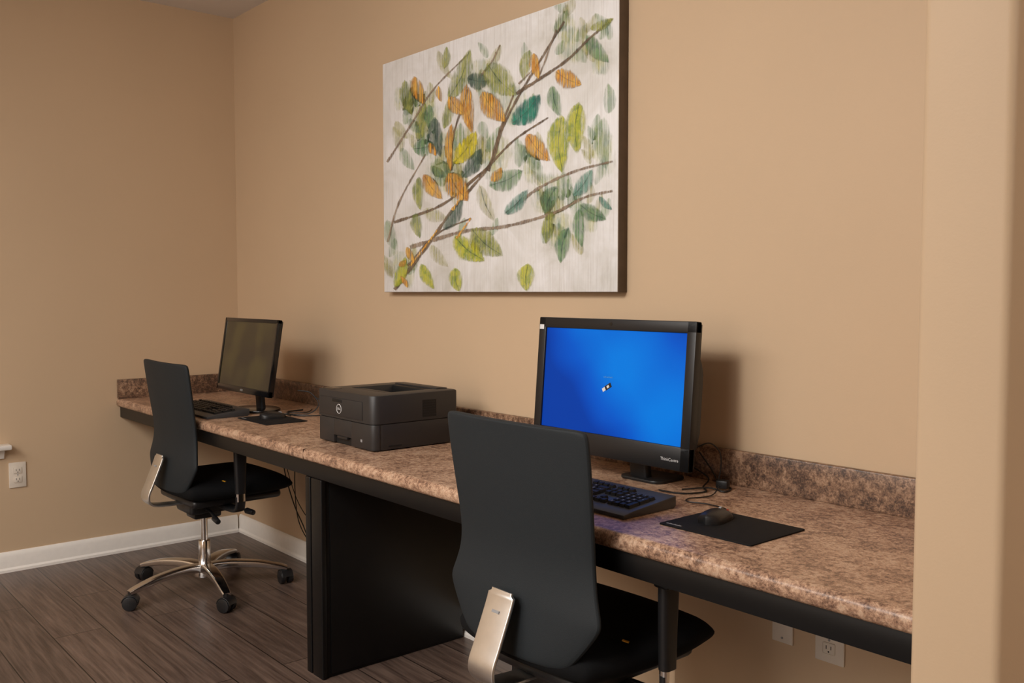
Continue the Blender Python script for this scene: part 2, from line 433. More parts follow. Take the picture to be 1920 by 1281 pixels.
# ------------------------------------------------------------------ chair
def make_chair(loc, label):
    ch = thing('office_chair', label, 'chair', loc, 0, 'black office chairs')
    K = [(.992, .222, -.188), (.988, .240, -.188), (.975, .247, -.186), (.85, .242, -.170), (.75, .234, -.156), (.69, .232, -.150),
         (.64, .238, -.153), (.595, .256, -.160), (.578, .261, -.162), (.560, .257, -.164), (.50, .210, -.172), (.468, .180, -.175), (.457, .154, -.175)]
    b = bmesh.new(); nu = 12; F = []; B = []
    for i, (z, hw, y) in enumerate(K):
        fr = []; bk = []
        th = .010 if i in (0, len(K)-1) else .030
        for j in range(nu + 1):
            u = -1 + 2 * j / nu
            uu = math.copysign(abs(u) ** .85, u)
            yb = y + .026 * u * u
            edge = (1 - abs(u) ** 6)
            bk.append(b.verts.new((hw * uu, yb, z)))
            fr.append(b.verts.new((hw * uu * .99, yb + .008 + th * (.25 + .75 * edge), z)))
        F.append(fr); B.append(bk)
    n = len(K)
    for i in range(n - 1):
        for j in range(nu):
            b.faces.new((B[i][j], B[i][j+1], B[i+1][j+1], B[i+1][j]))
            b.faces.new((F[i][j], F[i+1][j], F[i+1][j+1], F[i][j+1]))
        b.faces.new((B[i][0], B[i+1][0], F[i+1][0], F[i][0])); b.faces.new((B[i][nu], F[i][nu], F[i+1][nu], B[i+1][nu]))
    for j in range(nu):
        b.faces.new((B[0][j], F[0][j], F[0][j+1], B[0][j+1])); b.faces.new((B[-1][j], B[-1][j+1], F[-1][j+1], F[-1][j]))
    bmesh.ops.recalc_face_normals(b, faces=b.faces[:])
    obj('backrest', b, M['fabric'], ch, angle=60, subsurf=2)
    b = bmesh.new()
    def bp(t):
        w = .088 if t < .5 else .088 - (t - .5) * .09
        if t < .04: w = .070
        return rrect(w, .009, .003)
    sweep(b, [(0, -.181, .605), (0, -.193, .57), (0, -.226, .49), (0, -.244, .445), (0, -.238, .415), (0, -.205, .398), (0, -.10, .392), (0, -.03, .392)], bp, side=(1, 0, 0))
    br = obj('back_bracket', b, M['chrome2'], ch); br['label'] = 'brushed metal bracket'
    b = bmesh.new()
    rbox(b, -.012, .012, -.0014, 0, -.003, .003, mat=Matrix.Translation((0, -.2025, .561)) @ Matrix.Rotation(math.radians(-20), 4, 'X'))
    obj('stamp', b, M['grey'], br)
    b = bmesh.new()
    N = 20; T = []; U = []
    for i in range(N + 1):
        rt = []; ru = []
        for j in range(N + 1):
            a = -1 + 2*j/N; c = -1 + 2*i/N
            sx = a * math.sqrt(1 - .25 * c*c); sy = c * math.sqrt(1 - .25 * a*a)
            X = sx * .262; Y = .085 + sy * .258
            e = max(abs(a), abs(c)) ** 6
            z = .512 - .032 * e - .012 * (1 - (a*a)) * (1 - c*c)
            if c > .4: z -= .022 * ((c - .4) / .6) ** 2
            zb = .420 + .026 * max(abs(a), abs(c)) ** 5
            rt.append(b.verts.new((X, Y, z))); ru.append(b.verts.new((X*.985, Y*.985+.001, min(zb, z-.006))))
        T.append(rt); U.append(ru)
    for i in range(N):
        for j in range(N):
            b.faces.new((T[i][j], T[i][j+1], T[i+1][j+1], T[i+1][j])); b.faces.new((U[i][j], U[i+1][j], U[i+1][j+1], U[i][j+1]))
    for j in range(N):
        b.faces.new((T[0][j], U[0][j], U[0][j+1], T[0][j+1])); b.faces.new((T[N][j], T[N][j+1], U[N][j+1], U[N][j]))
        b.faces.new((T[j][0], T[j+1][0], U[j+1][0], U[j][0])); b.faces.new((T[j][N], U[j][N], U[j+1][N], T[j+1][N]))
    bmesh.ops.recalc_face_normals(b, faces=b.faces[:])
    seat = obj('seat', b, M['seatfab'], ch, angle=80, subsurf=1)
    b = bmesh.new(); rbox(b, -.008, .008, -.004, .004, -.001, .0015, .0007, mat=Matrix.Translation((.205, .005, .501)) @ Matrix.Rotation(.5, 4, 'Z') @ Matrix.Rotation(.2, 4, 'Y'))
    tg = obj('tag', b, M['yellow'], seat); tg['label'] = 'small yellow tag'
    b = bmesh.new(); rbox(b, -.19, .19, -.12, .27, .395, .432, .016, 3); obj('seat_pan', b, M['black'], ch)
    b = bmesh.new(); rbox(b, -.085, .085, -.09, .13, .345, .402, .015, 3); rbox(b, -.05, .05, -.06, .06, .318, .35, .01)
    obj('tilt_mechanism', b, M['black'], ch)
    for (p, e) in (((.07, .07, .372), (.235, .10, .366)), ((.07, -.02, .365), (.20, -.03, .345))):
        b = bmesh.new(); tube(b, [p, ((p[0]+e[0])/2, (p[1]+e[1])/2, p[2]), e], .006)
        lv = obj('lever', b, M['black'], ch)
        b = bmesh.new(); d = (Vector(e) - Vector(p)).normalized(); cyl(b, Vector(e) - d*.02, Vector(e) + d*.03, .013, .011, n=16, bev=.003); obj('lever_knob', b, M['black'], lv)
    b = bmesh.new(); cyl(b, (0, 0, .10), (0, 0, .215), .026, .024, bev=.002); cyl(b, (0, 0, .2), (0, 0, .33), .014)
    obj('gas_column', b, M['chrome'], ch)
    b = bmesh.new(); cyl(b, (0, 0, .06), (0, 0, .115), .046, .036, bev=.006); obj('hub', b, M['chrome'], ch)
    for k in range(5):
        a = math.radians(-80 + 72 * k)
        dx, dy = math.cos(a), math.sin(a)
        b = bmesh.new()
        sweep(b, [(dx*r_, dy*r_, z_) for r_, z_ in ((.02, .098), (.11, .104), (.22, .096), (.308, .078), (.343, .068))],
              lambda t_: rrect(.056 - .024*t_, .034 - .015*t_, .006), side=(-dy, dx, 0))
        lg = obj('leg', b, M['chrome'], ch)
        b = bmesh.new()
        cx, cy = dx*.337, dy*.337
        ta = a + .9 + k * 1.3
        ux, uy = math.cos(ta), math.sin(ta)
        for s in (-1, 1):
            cyl(b, (cx+ux*s*.006, cy+uy*s*.006, .0295), (cx+ux*s*.028, cy+uy*s*.028, .0295), .0295, n=28, bev=.004)
        hood = []
        for q_ in range(9):
            an = math.radians(20 * q_ + 10); hood.append((cx - uy*.032*math.cos(an), cy + ux*.032*math.cos(an), .0295 + .032*math.sin(an)))
        sweep(b, hood, lambda t_: rrect(.05, .004, .0015), side=(ux, uy, 0), smooth=0)
        cyl(b, (cx, cy, .05), (cx, cy, .075), .009, n=12)
        obj('caster', b, M['black'], lg)
    ay = .032; axx = .303
    for s in (-1, 1):
        b = bmesh.new()
        sweep(b, [(s*.08, ay, .385), (s*.2, ay, .383), (s*(axx-.022), ay, .392), (s*(axx-.002), ay, .42), (s*axx, ay, .45)], lambda t_: rrect(.04, .018, .006), side=(0, 1, 0))
        sweep(b, [(s*axx, ay, .462), (s*axx, ay, .55), (s*(axx+.002), ay, .648)], lambda t_: rrect(.042 + .012*t_, .028, .012, 4), side=(0, 1, 0))
        ar = obj('armrest', b, M['black'], ch)
        b = bmesh.new(); sweep(b, [(s*axx, ay, .43), (s*axx, ay, .445), (s*axx, ay, .464)], lambda t_: rrect(.038, .023, .009, 4), side=(0, 1, 0))
        obj('chrome_sleeve', b, M['chrome'], ar)
        b = bmesh.new(); rbox(b, s*(axx+.002)-.022, s*(axx+.002)+.022, ay-.030, ay+.09, .644, .662, .008, 3); obj('arm_pad', b, M['black'], ar)
    return ch
c1 = make_chair((-1.588, 1.505, 0), 'larger looking black office chair in front of the blue lit screen')
dup(c1, (-3.86, 1.545, 0), 'black office chair near the left corner, its chrome star base in full view')

# ------------------------------------------------------------------ painting
PX0, PX1, PZ0, PZ1, PY = -3.192, -1.908, 1.28, 2.188, WB - .042
pc = Vector(((PX0+PX1)/2, WB, (PZ0+PZ1)/2))
pt = thing('canvas_painting', 'large canvas painting of green and copper leaves on brown branches', 'painting', pc)
def PT(bm): bmesh.ops.transform(bm, matrix=Matrix.Translation(-pc), verts=bm.verts); return bm
b = bmesh.new(); rbox(b, PX0, PX1, PY+.002, WB, PZ0, PZ1, .002); obj('stretched_edge', PT(b), M['brownedge'], pt)
b = bmesh.new(); rbox(b, PX0+.001, PX1-.001, PY, PY+.003, PZ0+.001, PZ1-.001, .001); obj('canvas', PT(b), M['canvas'], pt)
def cv(x, y):
    s = (x - 720) / 442.0
    u = s * 3.76 / (2.77 + s * (3.76 - 2.77))
    top = 123 - 149*s; bot = 550 - 2*s
    w = (bot - y) / (bot - top)
    u = min(max(u, .003), .997); w = min(max(w, .003), .997)
    return PX0 + u*(PX1-PX0), PZ0 + w*(PZ1-PZ0)
lay = [0]
lb = bmesh.new(); EDG = lb.verts.layers.float.new('edge')
def strip(rows, edges, key):
    lay[0] += 1
    y = PY - .0003 - lay[0] * .000012
    V = []
    for r_ in rows:
        vr = []
        for p, e in zip(r_, edges):
            q = cv(*p); v = lb.verts.new((q[0], y, q[1])); v[EDG] = e; vr.append(v)
        V.append(vr)
    for i in range(len(V) - 1):
        for j in range(len(V[0]) - 1):
            f = lb.faces.new((V[i][j], V[i][j+1], V[i+1][j+1], V[i+1][j])); f.material_index = PK.index(key)
            f.normal_update()
            if f.normal.y > 0: f.normal_flip()
    return V
PK = list(P.keys())
leaves = [
 (755,280,778,318,20,'pg'),(728,415,742,468,22,'pg'),(825,100,850,150,16,'po'),(915,285,938,240,22,'pg'),(1135,225,1140,315,30,'pg'),(1008,300,1022,345,20,'pg'),
 (820,300,845,340,26,'pg'),(797,395,838,410,24,'po'),(1120,345,1130,300,14,'pg'),(810,462,840,500,20,'po'),(1042,65,1065,25,20,'pg'),(920,125,940,88,16,'po'),
 (1128,370,1150,392,12,'tg'),(1103,72,1142,118,26,'gr'),(1060,325,1070,370,28,'pg'),(835,130,840,92,14,'ol'),(762,155,775,215,20,'ol'),(785,262,797,195,22,'ol'),
 (745,230,765,260,18,'po'),(770,225,790,250,16,'pg'),(835,240,843,190,18,'ol'),(905,230,915,260,20,'pg'),(1083,95,1100,120,20,'pg'),(1045,105,1058,80,16,'pg'),
 (845,185,882,100,30,'ol'),(780,148,797,195,20,'or'),(880,150,920,155,28,'dk'),(918,125,968,178,44,'ol'),(995,100,985,152,20,'ol'),(1003,105,1012,148,17,'or'),
 (1045,138,1090,160,28,'or'),(1110,58,1150,40,16,'ol'),(1038,165,1052,218,22,'gr'),(965,232,1012,182,36,'te'),(908,177,948,227,32,'or'),(878,165,888,248,22,'or'),
 (846,185,872,215,22,'or'),(825,165,830,192,10,'or'),(808,200,815,250,17,'gr'),(818,225,828,292,25,'dk'),(778,280,815,272,28,'gr'),(808,270,820,292,12,'or'),
 (850,237,848,318,13,'or'),(855,305,893,250,30,'ye'),(870,332,903,282,24,'dk'),(992,255,1032,300,28,'or'),(1055,222,1057,320,38,'yg'),(1088,198,1085,285,34,'yg'),
 (922,348,980,322,34,'gr'),(924,340,942,316,16,'or'),(798,330,830,372,22,'or'),(788,335,790,392,19,'ol'),(845,328,878,375,34,'or'),(903,350,928,412,22,'po'),
 (950,400,990,358,22,'tg'),(1080,365,1112,320,26,'tg'),(1045,352,1025,400,26,'gr'),(1038,400,1028,455,20,'ol'),(1068,430,1055,490,26,'gr'),(1090,395,1095,460,20,'gr'),
 (1092,385,1138,410,26,'gr'),(835,430,868,378,20,'dk'),(782,402,788,445,19,'ol'),(888,432,942,478,38,'ol'),(855,445,908,488,34,'yg'),(792,498,815,542,19,'yg'),
 (855,505,862,547,22,'yg'),(993,497,990,545,28,'yg'),(765,465,778,492,11,'or'),(742,538,760,485,20,'yg'),(750,500,762,490,10,'or'),(765,540,752,520,8,'or')]
def leaf(x0, y0, x1, y1, w, key, scale=1.0, soft=1.0):
    L = math.hypot(x1-x0, y1-y0); dx, dy = (x1-x0)/L, (y1-y0)/L
    x0 -= dx*L*.06; y0 -= dy*L*.06; L *= 1.12
    rows = []; n = 12
    cols = (-1.0, -.78, 0, .78, 1.0)
    for k in range(n + 1):
        t_ = k / n; h = w/2 * 1.25 * scale * math.sin(math.pi * t_ ** .85) ** .8 if 0 < k < n else .2
        bend = .06 * L * math.sin(math.pi*t_)
        cx = x0 + dx*L*t_ - dy*bend; cy = y0 + dy*L*t_ + dx*bend
        rows.append([(cx - dy*h*c, cy + dx*h*c) for c in cols])
    ed = [1.0*soft, .48*soft, 0.0, .48*soft, 1.0*soft]
    V = strip(rows, ed, key)
    for v in V[0] + V[-1]: v[EDG] = max(.75*soft, v[EDG])
def stroke(pts, w, key, taper=.5, lo=0.0):
    path = catmull([(p[0], p[1], 0) for p in pts], 6); n = len(path); rows = []
    for i, p in enumerate(path):
        d = (path[min(i+1, n-1)] - path[max(i-1, 0)]).normalized()
        ww = w * (1.25 - taper*i/n)/2 * (1 + .25*math.sin(i*2.3))
        rows.append([(p.x - d.y*ww*c, p.y + d.x*ww*c) for c in (-1, -.5, 0, .5, 1)])
    strip(rows, [.8, .1+lo, lo, .1+lo, .8], key)
def blob(cx, cy, rx, ry, key):
    rows = []
    for k in range(9):
        a = math.pi * k / 8; h = math.sin(a)
        rows.append([(cx + rx*h*c, cy - ry*math.cos(a)) for c in (-1, -.6, 0, .6, 1)])
    V = strip(rows, [1.3, .6, .15, .6, 1.3], key)
    for v in V[0] + V[-1]: v[EDG] = 1.3
    for v in V[1] + V[-2]: v[EDG] = max(.9, v[EDG])
rnd = random.Random(11)
clusters = [(800,220,50,70),(850,260,50,90),(930,170,60,60),(1080,70,60,50),(1120,260,35,60),(830,340,50,50),(900,290,60,60),(1060,370,60,50),(760,200,25,50),(1010,310,40,40),(755,500,25,40),(890,460,40,30),(1060,430,40,50),(1120,110,30,40),(1100,400,40,30)]
for cx, cy, sx, sy in clusters:
    for k in range(2): blob(cx + rnd.uniform(-sx, sx)*.5, cy + rnd.uniform(-sy, sy)*.5, sx*rnd.uniform(.5,.9), sy*rnd.uniform(.5,.9), 'wa')
for cx, cy, sx, sy in clusters:
    for k in range(5):
        x = cx + rnd.uniform(-sx, sx); y = cy + rnd.uniform(-sy, sy)
        a = rnd.uniform(-2.2, -.9); L = rnd.uniform(30, 55)
        leaf(x, y, x + L*math.cos(a), y + L*math.sin(a), L*.45, rnd.choice(['pg', 'po', 'po', 'pg']), soft=1.25)
for L_ in leaves[:24]: leaf(*L_)
branches = [([(740,545),(800,465),(850,395),(920,310),(945,240),(985,165),(1060,45)], 6, 'br'), ([(970,178),(1060,120),(1105,78),(1150,40)], 5.5, 'br'),
 ([(740,418),(830,385),(905,325),(965,265),(1030,222)], 5, 'br'), ([(770,465),(870,435),(950,425),(1040,400),(1100,370),(1152,358)], 7, 'bl'),
 ([(952,400),(1010,355),(1080,322),(1152,303)], 6, 'bl'), ([(728,305),(770,240),(815,170),(880,105)], 4, 'bl'), ([(728,455),(750,380),(800,290)], 4, 'bl'),
 ([(918,322),(940,245),(965,180)], 4.5, 'br'), ([(848,320),(851,260),(880,170)], 4.5, 'br'), ([(900,150),(925,118),(940,88)], 4, 'bl'), ([(765,500),(820,440),(885,410)], 4, 'br'),
 ([(868,375),(880,345),(920,315)], 4.5, 'br'), ([(985,165),(1010,150),(1045,60)], 4, 'bl')]
for pts, w, k in branches: stroke(pts, w, k)
for L_ in leaves[24:]:
    if L_[5] == 'or': leaf(*L_[:5], 'ob', 1.15)
    leaf(*L_, 1.0, .9)
    if L_[4] > 20: stroke([(L_[0], L_[1]), ((L_[0]+L_[2])/2 - (L_[3]-L_[1])*.06, (L_[1]+L_[3])/2 + (L_[2]-L_[0])*.06), (L_[2], L_[3])], 2.0, 'ob' if L_[5] == 'or' else 'dk', .6, .45)
for pts, w, k in (([(770,500),(800,462),(822,432)], 4, 'or'), ([(850,395),(866,372)], 5, 'or'), ([(858,448),(885,410)], 4, 'or'), ([(975,160),(1000,135)],3,'bl')): stroke(pts, w, k)
obj('painted_leaves', PT(lb), [P[k] for k in PK], pt)

# ------------------------------------------------------------------ monitors
def tiltM(y, z, deg): return Matrix.Translation((0, y, z)) @ Matrix.Rotation(math.radians(-deg), 4, 'X')
def frame_bm(b, w, h, il, ir, it_, ib, y0, y1, r, mt):
    rbox(b, -w/2, w/2, y0, y1, h-it_, h, r, mat=mt); rbox(b, -w/2, w/2, y0, y1, 0, ib, r, mat=mt)
    rbox(b, -w/2, -w/2+il, y0, y1, 0, h, r, mat=mt); rbox(b, w/2-ir, w/2, y0, y1, 0, h, r, mat=mt)
aio = thing('computer_monitor', 'large black desktop monitor showing a bright blue screen', 'monitor', (-1.778, 1.86, CT))
w, h = .592, .385; mt = tiltM(-.015, .062, 4.5)
b = bmesh.new(); frame_bm(b, w, h, .03, .03, .031, .062, 0, .022, .003, mt); obj('bezel', b, M['black'], aio)
b = bmesh.new(); rbox(b, -w/2+.004, w/2-.004, .018, .032, .004, h-.004, .005, mat=mt)
prism(b, [(.028, .04), (.028, .31), (.045, .28), (.055, .25), (.055, .10), (.045, .06)], 'x', -w/2+.03, w/2-.010, .004, mat=mt)
obj('rear_housing', b, M['black'], aio)
b = bmesh.new(); rbox(b, -w/2+.028, w/2-.028, .006, .012, .06, h-.029, mat=mt)
scr = obj('screen', b, M['bluescreen'], aio)
b = bmesh.new()
m2 = mt @ Matrix.Translation((-.004, .0052, .196)) @ Matrix.Rotation(math.radians(-30), 4, 'Y')
rbox(b, -.010, .014, -.0004, .0006, -.0065, .0065, mi=0, mat=m2); rbox(b, -.022, -.010, -.0004, .0006, -.005, .005, mi=1, mat=m2); rbox(b, -.003, .006, -.0008, 0, -.0035, .0035, mi=1, mat=m2)
obj('screen_icon', b, [M['black'], M['white']], scr)
b = bmesh.new(); x = -.022
for k, ww in enumerate((.005, .003, .006, .004, .005, .003)):
    rbox(b, x, x+ww, .0052, .0062, .221, .224 + .0012*(k % 2), mat=mt); x += ww + .0015
obj('caption', b, M['paleblue'], scr)
b = bmesh.new(); cyl(b, tuple(mt @ Vector((0, -.0006, h-.014))), tuple(mt @ Vector((0, .004, h-.014))), .005, n=16); obj('webcam', b, M['blackgloss'], aio)
b = bmesh.new(); rbox(b, -w/2+.004, -w/2+.022, -.0006, .001, h-.036, h-.022, mat=mt); s_ = obj('sticker', b, M['white'], aio); s_['label'] = 'small white sticker'
b = bmesh.new(); text_bm(b, 'ThinkCentre', .0115, mt @ Matrix.Translation((w/2-.062, -.0006, .026)) @ UP); obj('lettering', b, M['white'], aio)
b = bmesh.new(); sweep(b, [(.06, .075, .006), (.06, .068, .06), (.06, .055, .16)], lambda t_: rrect(.064, .026, .008), side=(1, 0, 0)); obj('neck', b, M['black'], aio)
b = bmesh.new()
prism(b, [(x_ + .075, y_ + .105) for x_, y_ in rrect(.15, .13, .03, 6)], 'z', 0, .009, .003)
obj('stand_base', b, M['black'], aio)
lm = thing('computer_monitor', 'smaller looking dark monitor switched off near the left corner', 'monitor', (-3.82, 1.735, CT))
w, h = .53, .326; mt = tiltM(-.032, .083, 9)
b = bmesh.new(); frame_bm(b, w, h, .016, .016, .016, .026, 0, .018, .002, mt); obj('bezel', b, M['blackgloss'], lm)
b = bmesh.new(); rbox(b, -w/2+.003, w/2-.003, .014, .026, .003, h-.003, .005, mat=mt); prism(b, [(.022, .05), (.022, .26), (.04, .22), (.045, .12)], 'x', -.18, .18, .004, mat=mt)
obj('rear_housing', b, M['black'], lm)
b = bmesh.new(); rbox(b, -w/2+.014, w/2-.014, .003, .009, .024, h-.014, mat=mt); obj('screen', b, M['darkscreen'], lm)
b = bmesh.new(); text_bm(b, 'ASUS', .012, mt @ Matrix.Translation((0, -.0006, .012)) @ UP); obj('lettering', b, M['white'], lm)
b = bmesh.new(); sweep(b, [(0, .06, .01), (0, .055, .08), (0, .045, .2)], lambda t_: rrect(.06, .02, .006), side=(1, 0, 0)); obj('neck', b, M['black'], lm)
b = bmesh.new()
b2 = [(.125*math.cos(math.radians(a)), .04 + .095*math.sin(math.radians(a))) for a in range(0, 360, 15)]
prism(b, b2, 'z', 0, .011, .003); obj('stand_base', b, M['blackgloss'], lm)

# ------------------------------------------------------------------ keyboards
def make_keyboard(loc, label, W_=.455, D=.150, palm=.035):
    kb = thing('keyboard', label, 'keyboard', loc, 0, 'black keyboards')
    b = bmesh.new()
    prism(b, [(-D/2-palm, 0), (-D/2-palm, .010), (-D/2, .016), (D/2, .030), (D/2, .004), (D/2-.01, 0)], 'x', -W_/2, W_/2, .0025)
    bo = obj('body', b, M['kbody'], kb)
    sl = math.atan2(.014, D)
    def key(x, y, kw, kd, s=''):
        z = .0155 + (y + D/2) * math.tan(sl)
        b = bmesh.new()
        prism(b, [(-kw/2, -kd/2), (kw/2, -kd/2), (kw/2, kd/2), (-kw/2, kd/2)], 'z', 0, .0080)
        for v in b.verts:
            if v.co.z > .001: v.co.x -= math.copysign(.0018, v.co.x); v.co.y -= math.copysign(.0018, v.co.y)
        if s: text_bm(b, s, .0095, Matrix.Translation((0, .0005, .0082)), 1)
        o = obj('key', b, [M['keys'], M['white']], kb)
        o.location = (x, y, z); o.rotation_euler = (sl, 0, 0)
    u = .0188; x0 = -W_/2 + .012 ; yb = -D/2 + .012
    R1 = [(1.25,''),(1.25,''),(1.25,''),(6.25,''),(1.25,''),(1.25,''),(1.25,''),(1.25,'')]
    R2 = [(2.25,'')] + [(1,c) for c in 'ZXCVBNM,./'] + [(2.75,'')]
    R3 = [(1.75,'')] + [(1,c) for c in "ASDFGHJKL;'"] + [(2.25,'')]
    R4 = [(1.5,'')] + [(1,c) for c in 'QWERTYUIOP[]'] + [(1.5,'\\')]
    R5 = [(1,c) for c in '`1234567890-='] + [(2,'')]
    for r_, row in enumerate((R1, R2, R3, R4, R5)):
        x = x0
        for kw, s in row:
            key(x + kw*u/2, yb + r_*u, kw*u-.0028, u-.0028, s); x += kw*u
    y6 = yb + 5*u + .006
    x = x0
    for i in range(13):
        key(x + u/2, y6, u-.0028, u*.75, ''); x += u + (.011 if i in (0, 4, 8) else 0)
    xn = x0 + 15*u + .007
    for i in range(3):
        key(xn + (i+.5)*u, y6, u-.0028, u*.75); key(xn + (i+.5)*u, yb+4*u, u-.0028, u-.0028); key(xn + (i+.5)*u, yb+3*u, u-.0028, u-.0028); key(xn + (i+.5)*u, yb, u-.0028, u-.0028)
    key(xn + 1.5*u, yb+u, u-.0028, u-.0028)
    xp = xn + 3*u + .006
    num = [['0', '.', ''], ['1', '2', '3'], ['4', '5', '6'], ['7', '8', '9'], ['', '/', '*']]
    for r_ in range(5):
        for i in range(3): key(xp + (i+.5)*u, yb + r_*u, u-.0028, u-.0028, num[r_][i])
    key(xp + 3.5*u, yb+.5*u, u-.0028, 2*u-.0028); key(xp + 3.5*u, yb+2.5*u, u-.0028, 2*u-.0028, '+'); key(xp+3.5*u, yb+4*u, u-.0028, u-.0028, '-')
    return kb
k1 = make_keyboard((-1.655, 1.66, CT), 'black keyboard below the blue lit monitor, partly behind the chair back')
dup(k1, (-3.90, 1.60, CT), 'black keyboard below the switched off monitor at the left')

# ------------------------------------------------------------------ mouse pads and mice
def make_pad(loc, w, d, label, rz=0):
    t_ = thing('mouse_pad', label, 'mouse pad', loc, rz, 'black mouse pads')
    b = bmesh.new()
    prism(b, rrect(w, d, .006), 'z', 0, .003, .0006); obj('mat', b, M['pad'], t_)
    b = bmesh.new()
    x = -w/2 + .012
    for k, ww in enumerate((.006, .004, .006, .003, .006, .005, .004)):
        rbox(b, x, x+ww, -d/2+.012, -d/2+.017+.002*(k % 2), .0029, .0033); x += ww + .0012
    obj('printed_mark', b, M['grey'], t_)
    return t_
make_pad((-1.23, 1.684, CT), .245, .203, 'black mouse pad on the near end of the counter')
make_pad((-3.495, 1.69, CT), .27, .18, 'black mouse pad beside the printer near the left chair')
def make_mouse(loc, label, rz):
    ms = thing('computer_mouse', label, 'mouse', loc, rz, 'black mice')
    b = bmesh.new(); N = 12; M_ = 18
    rows = []
    for i in range(N + 1):
        t_ = i / N; y = -.055 + .11*t_
        hw = .033 * (1 - abs(2*t_-1)**3.2) ** .5 * (1 - .1*math.sin(math.pi*t_)) + .0005
        hh = .026 * (1 - abs((t_-.42)/.6)**2.4) ** .6 if abs((t_-.42)/.6) < 1 else .004
        hh = max(hh, .006 if 0 < i < N else .002)
        rows.append([b.verts.new((hw*math.cos(math.pi*j/M_), y, hh*math.sin(math.pi*j/M_)**.75 if 0 < j < M_ else 0)) for j in range(M_ + 1)])
    for i in range(N):
        for j in range(M_): b.faces.new((rows[i][j], rows[i][j+1], rows[i+1][j+1], rows[i+1][j]))
        b.faces.new((rows[i][0], rows[i+1][0], rows[i+1][M_], rows[i][M_]))
    b.faces.new(rows[0]); b.faces.new(rows[N][::-1])
    bmesh.ops.recalc_face_normals(b, faces=b.faces[:])
    obj('shell', b, M['black'], ms, angle=70)
    b = bmesh.new(); cyl(b, (-.003, .03, .0175), (.003, .03, .0175), .008, n=18); obj('scroll_wheel', b, M['grey'], ms)
    return ms
make_mouse((-1.285, 1.70, CT+.0031), 'black mouse on the near mouse pad', math.radians(14))
make_mouse((-3.53, 1.71, CT+.0031), 'black mouse on the left mouse pad beside the dark monitor', math.radians(-8))

# ------------------------------------------------------------------ printer
pr = thing('laser_printer', 'black boxy laser printer in the middle of the counter', 'printer', (-2.738, 1.757, CT))
hw, hd = .181, .171
def outl(hw, hd, rf=.03, rb=.01):
    o = []
    for cx, cy, a0, r_ in ((hw, hd, 0, rb), (-hw, hd, 90, rb), (-hw, -hd, 180, rf*.4), (hw, -hd, 270, rf)):
        sx = 1 if cx > 0 else -1; sy = 1 if cy > 0 else -1
        for k in range(7):
            a = math.radians(a0 + 15*k); o.append((cx - sx*r_ + r_*math.cos(a), cy - sy*r_ + r_*math.sin(a)))
    return o
def L3(o, z, dx=0, dy=0): return [(p[0]+dx, p[1]+dy, z) for p in o]
b = bmesh.new()
prism(b, outl(hw-.002, hd-.014), 'z', .004, .088, .0015)
fy0, fy1 = -hd+.002, -hd+.03
rbox(b, -hw+.006, -.075, fy0, fy1, .004, .088, .003); rbox(b, .040, hw-.022, fy0, fy1, .004, .088, .003); rbox(b, -.077, .042, fy0, fy1, .030, .088, .003)
ol = [(hw-.03, fy0+.001), (hw-.024, fy0), (hw-.014, fy0+.004), (hw-.006, fy0+.012), (hw-.002, fy0+.026), (hw-.03, fy0+.026)]
prism(b, ol, 'z', .004, .088, .001)
for x in (-.14, .14):
    for y in (-.13, .13): cyl(b, (x, y, 0), (x, y, .006), .012, n=14)
cas = obj('paper_cassette', b, M['charcoal'], pr)
b = bmesh.new(); rbox(b, -.075, .040, -hd+.013, -hd+.018, .003, .030); obj('pull_recess', b, M['slot'], cas)
b = bmesh.new(); rbox(b, -.05, .015, -hd+.0008, -hd+.012, .022, .0305, .001); obj('pull_lip', b, M['charcoal2'], cas)
b = bmesh.new(); rbox(b, .101, .111, -hd+.0012, -hd+.006, .026, .035, .0005); bd = obj('badge', b, M['grey'], cas)
b = bmesh.new()
bb = .184
loops = [L3(outl(hw, hd), .0905), L3(outl(hw, hd), bb-.005), L3(outl(hw-.0015, hd-.0015), bb-.0015), L3(outl(hw-.005, hd-.005), bb),
         L3(outl(.112, .100, .012, .012), bb, 0, .022), L3(outl(.110, .098, .012, .012), bb-.003, 0, .022), L3(outl(.106, .094, .01, .01), bb-.028, 0, .022)]
loft(b, loops)
bod = obj('body', b, M['charcoal'], pr)
b = bmesh.new(); prism(b, outl(hw-.006, hd-.006), 'z', .084, .0935); obj('shadow_gap', b, M['slot'], bod)
b = bmesh.new(); prism(b, [(-.068, bb-.0275), (-.068, bb-.001), (-.03, bb-.005), (.03, bb-.018), (.085, bb-.0275)], 'x', -.103, .103, .001)
obj('output_tray', b, M['charcoal2'], pr)
b = bmesh.new(); rbox(b, -.106, .106, .092, .118, bb-.028, bb-.002, .001); obj('output_slot', b, M['slot'], pr)
b = bmesh.new(); prism(b, [(.118, bb-.003), (.118, bb+.003), (.13, bb+.005), (hd-.008, bb+.003), (hd-.006, bb-.002)], 'x', -.13, .13, .001); obj('rear_lid', b, M['charcoal'], pr)
b = bmesh.new(); rbox(b, -.162, .118, -hd-.003, -hd+.004, .098, .160, .003); fd = obj('front_door', b, M['charcoal'], pr)
b = bmesh.new(); rbox(b, -.075, -.01, -hd-.0038, -hd-.001, .146, .157, .001); obj('door_grip', b, M['slot'], fd)
b = bmesh.new()
lx, lz = -.030, .124
ring = [(lx + .0155*math.cos(a), -hd-.0032, lz + .0155*math.sin(a)) for a in [2*math.pi*k/32 for k in range(33)]]
tube(b, ring, .0010, 6, smooth=0)
text_bm(b, 'DELL', .0105, Matrix.Translation((lx, -hd-.0034, lz)) @ UP)
obj('round_logo', b, M['white'], fd)
b = bmesh.new(); rbox(b, -.168, -.10, -hd+.012, -hd+.05, bb-.001, bb+.0015, .0008); obj('control_panel', b, M['blackgloss'], pr)
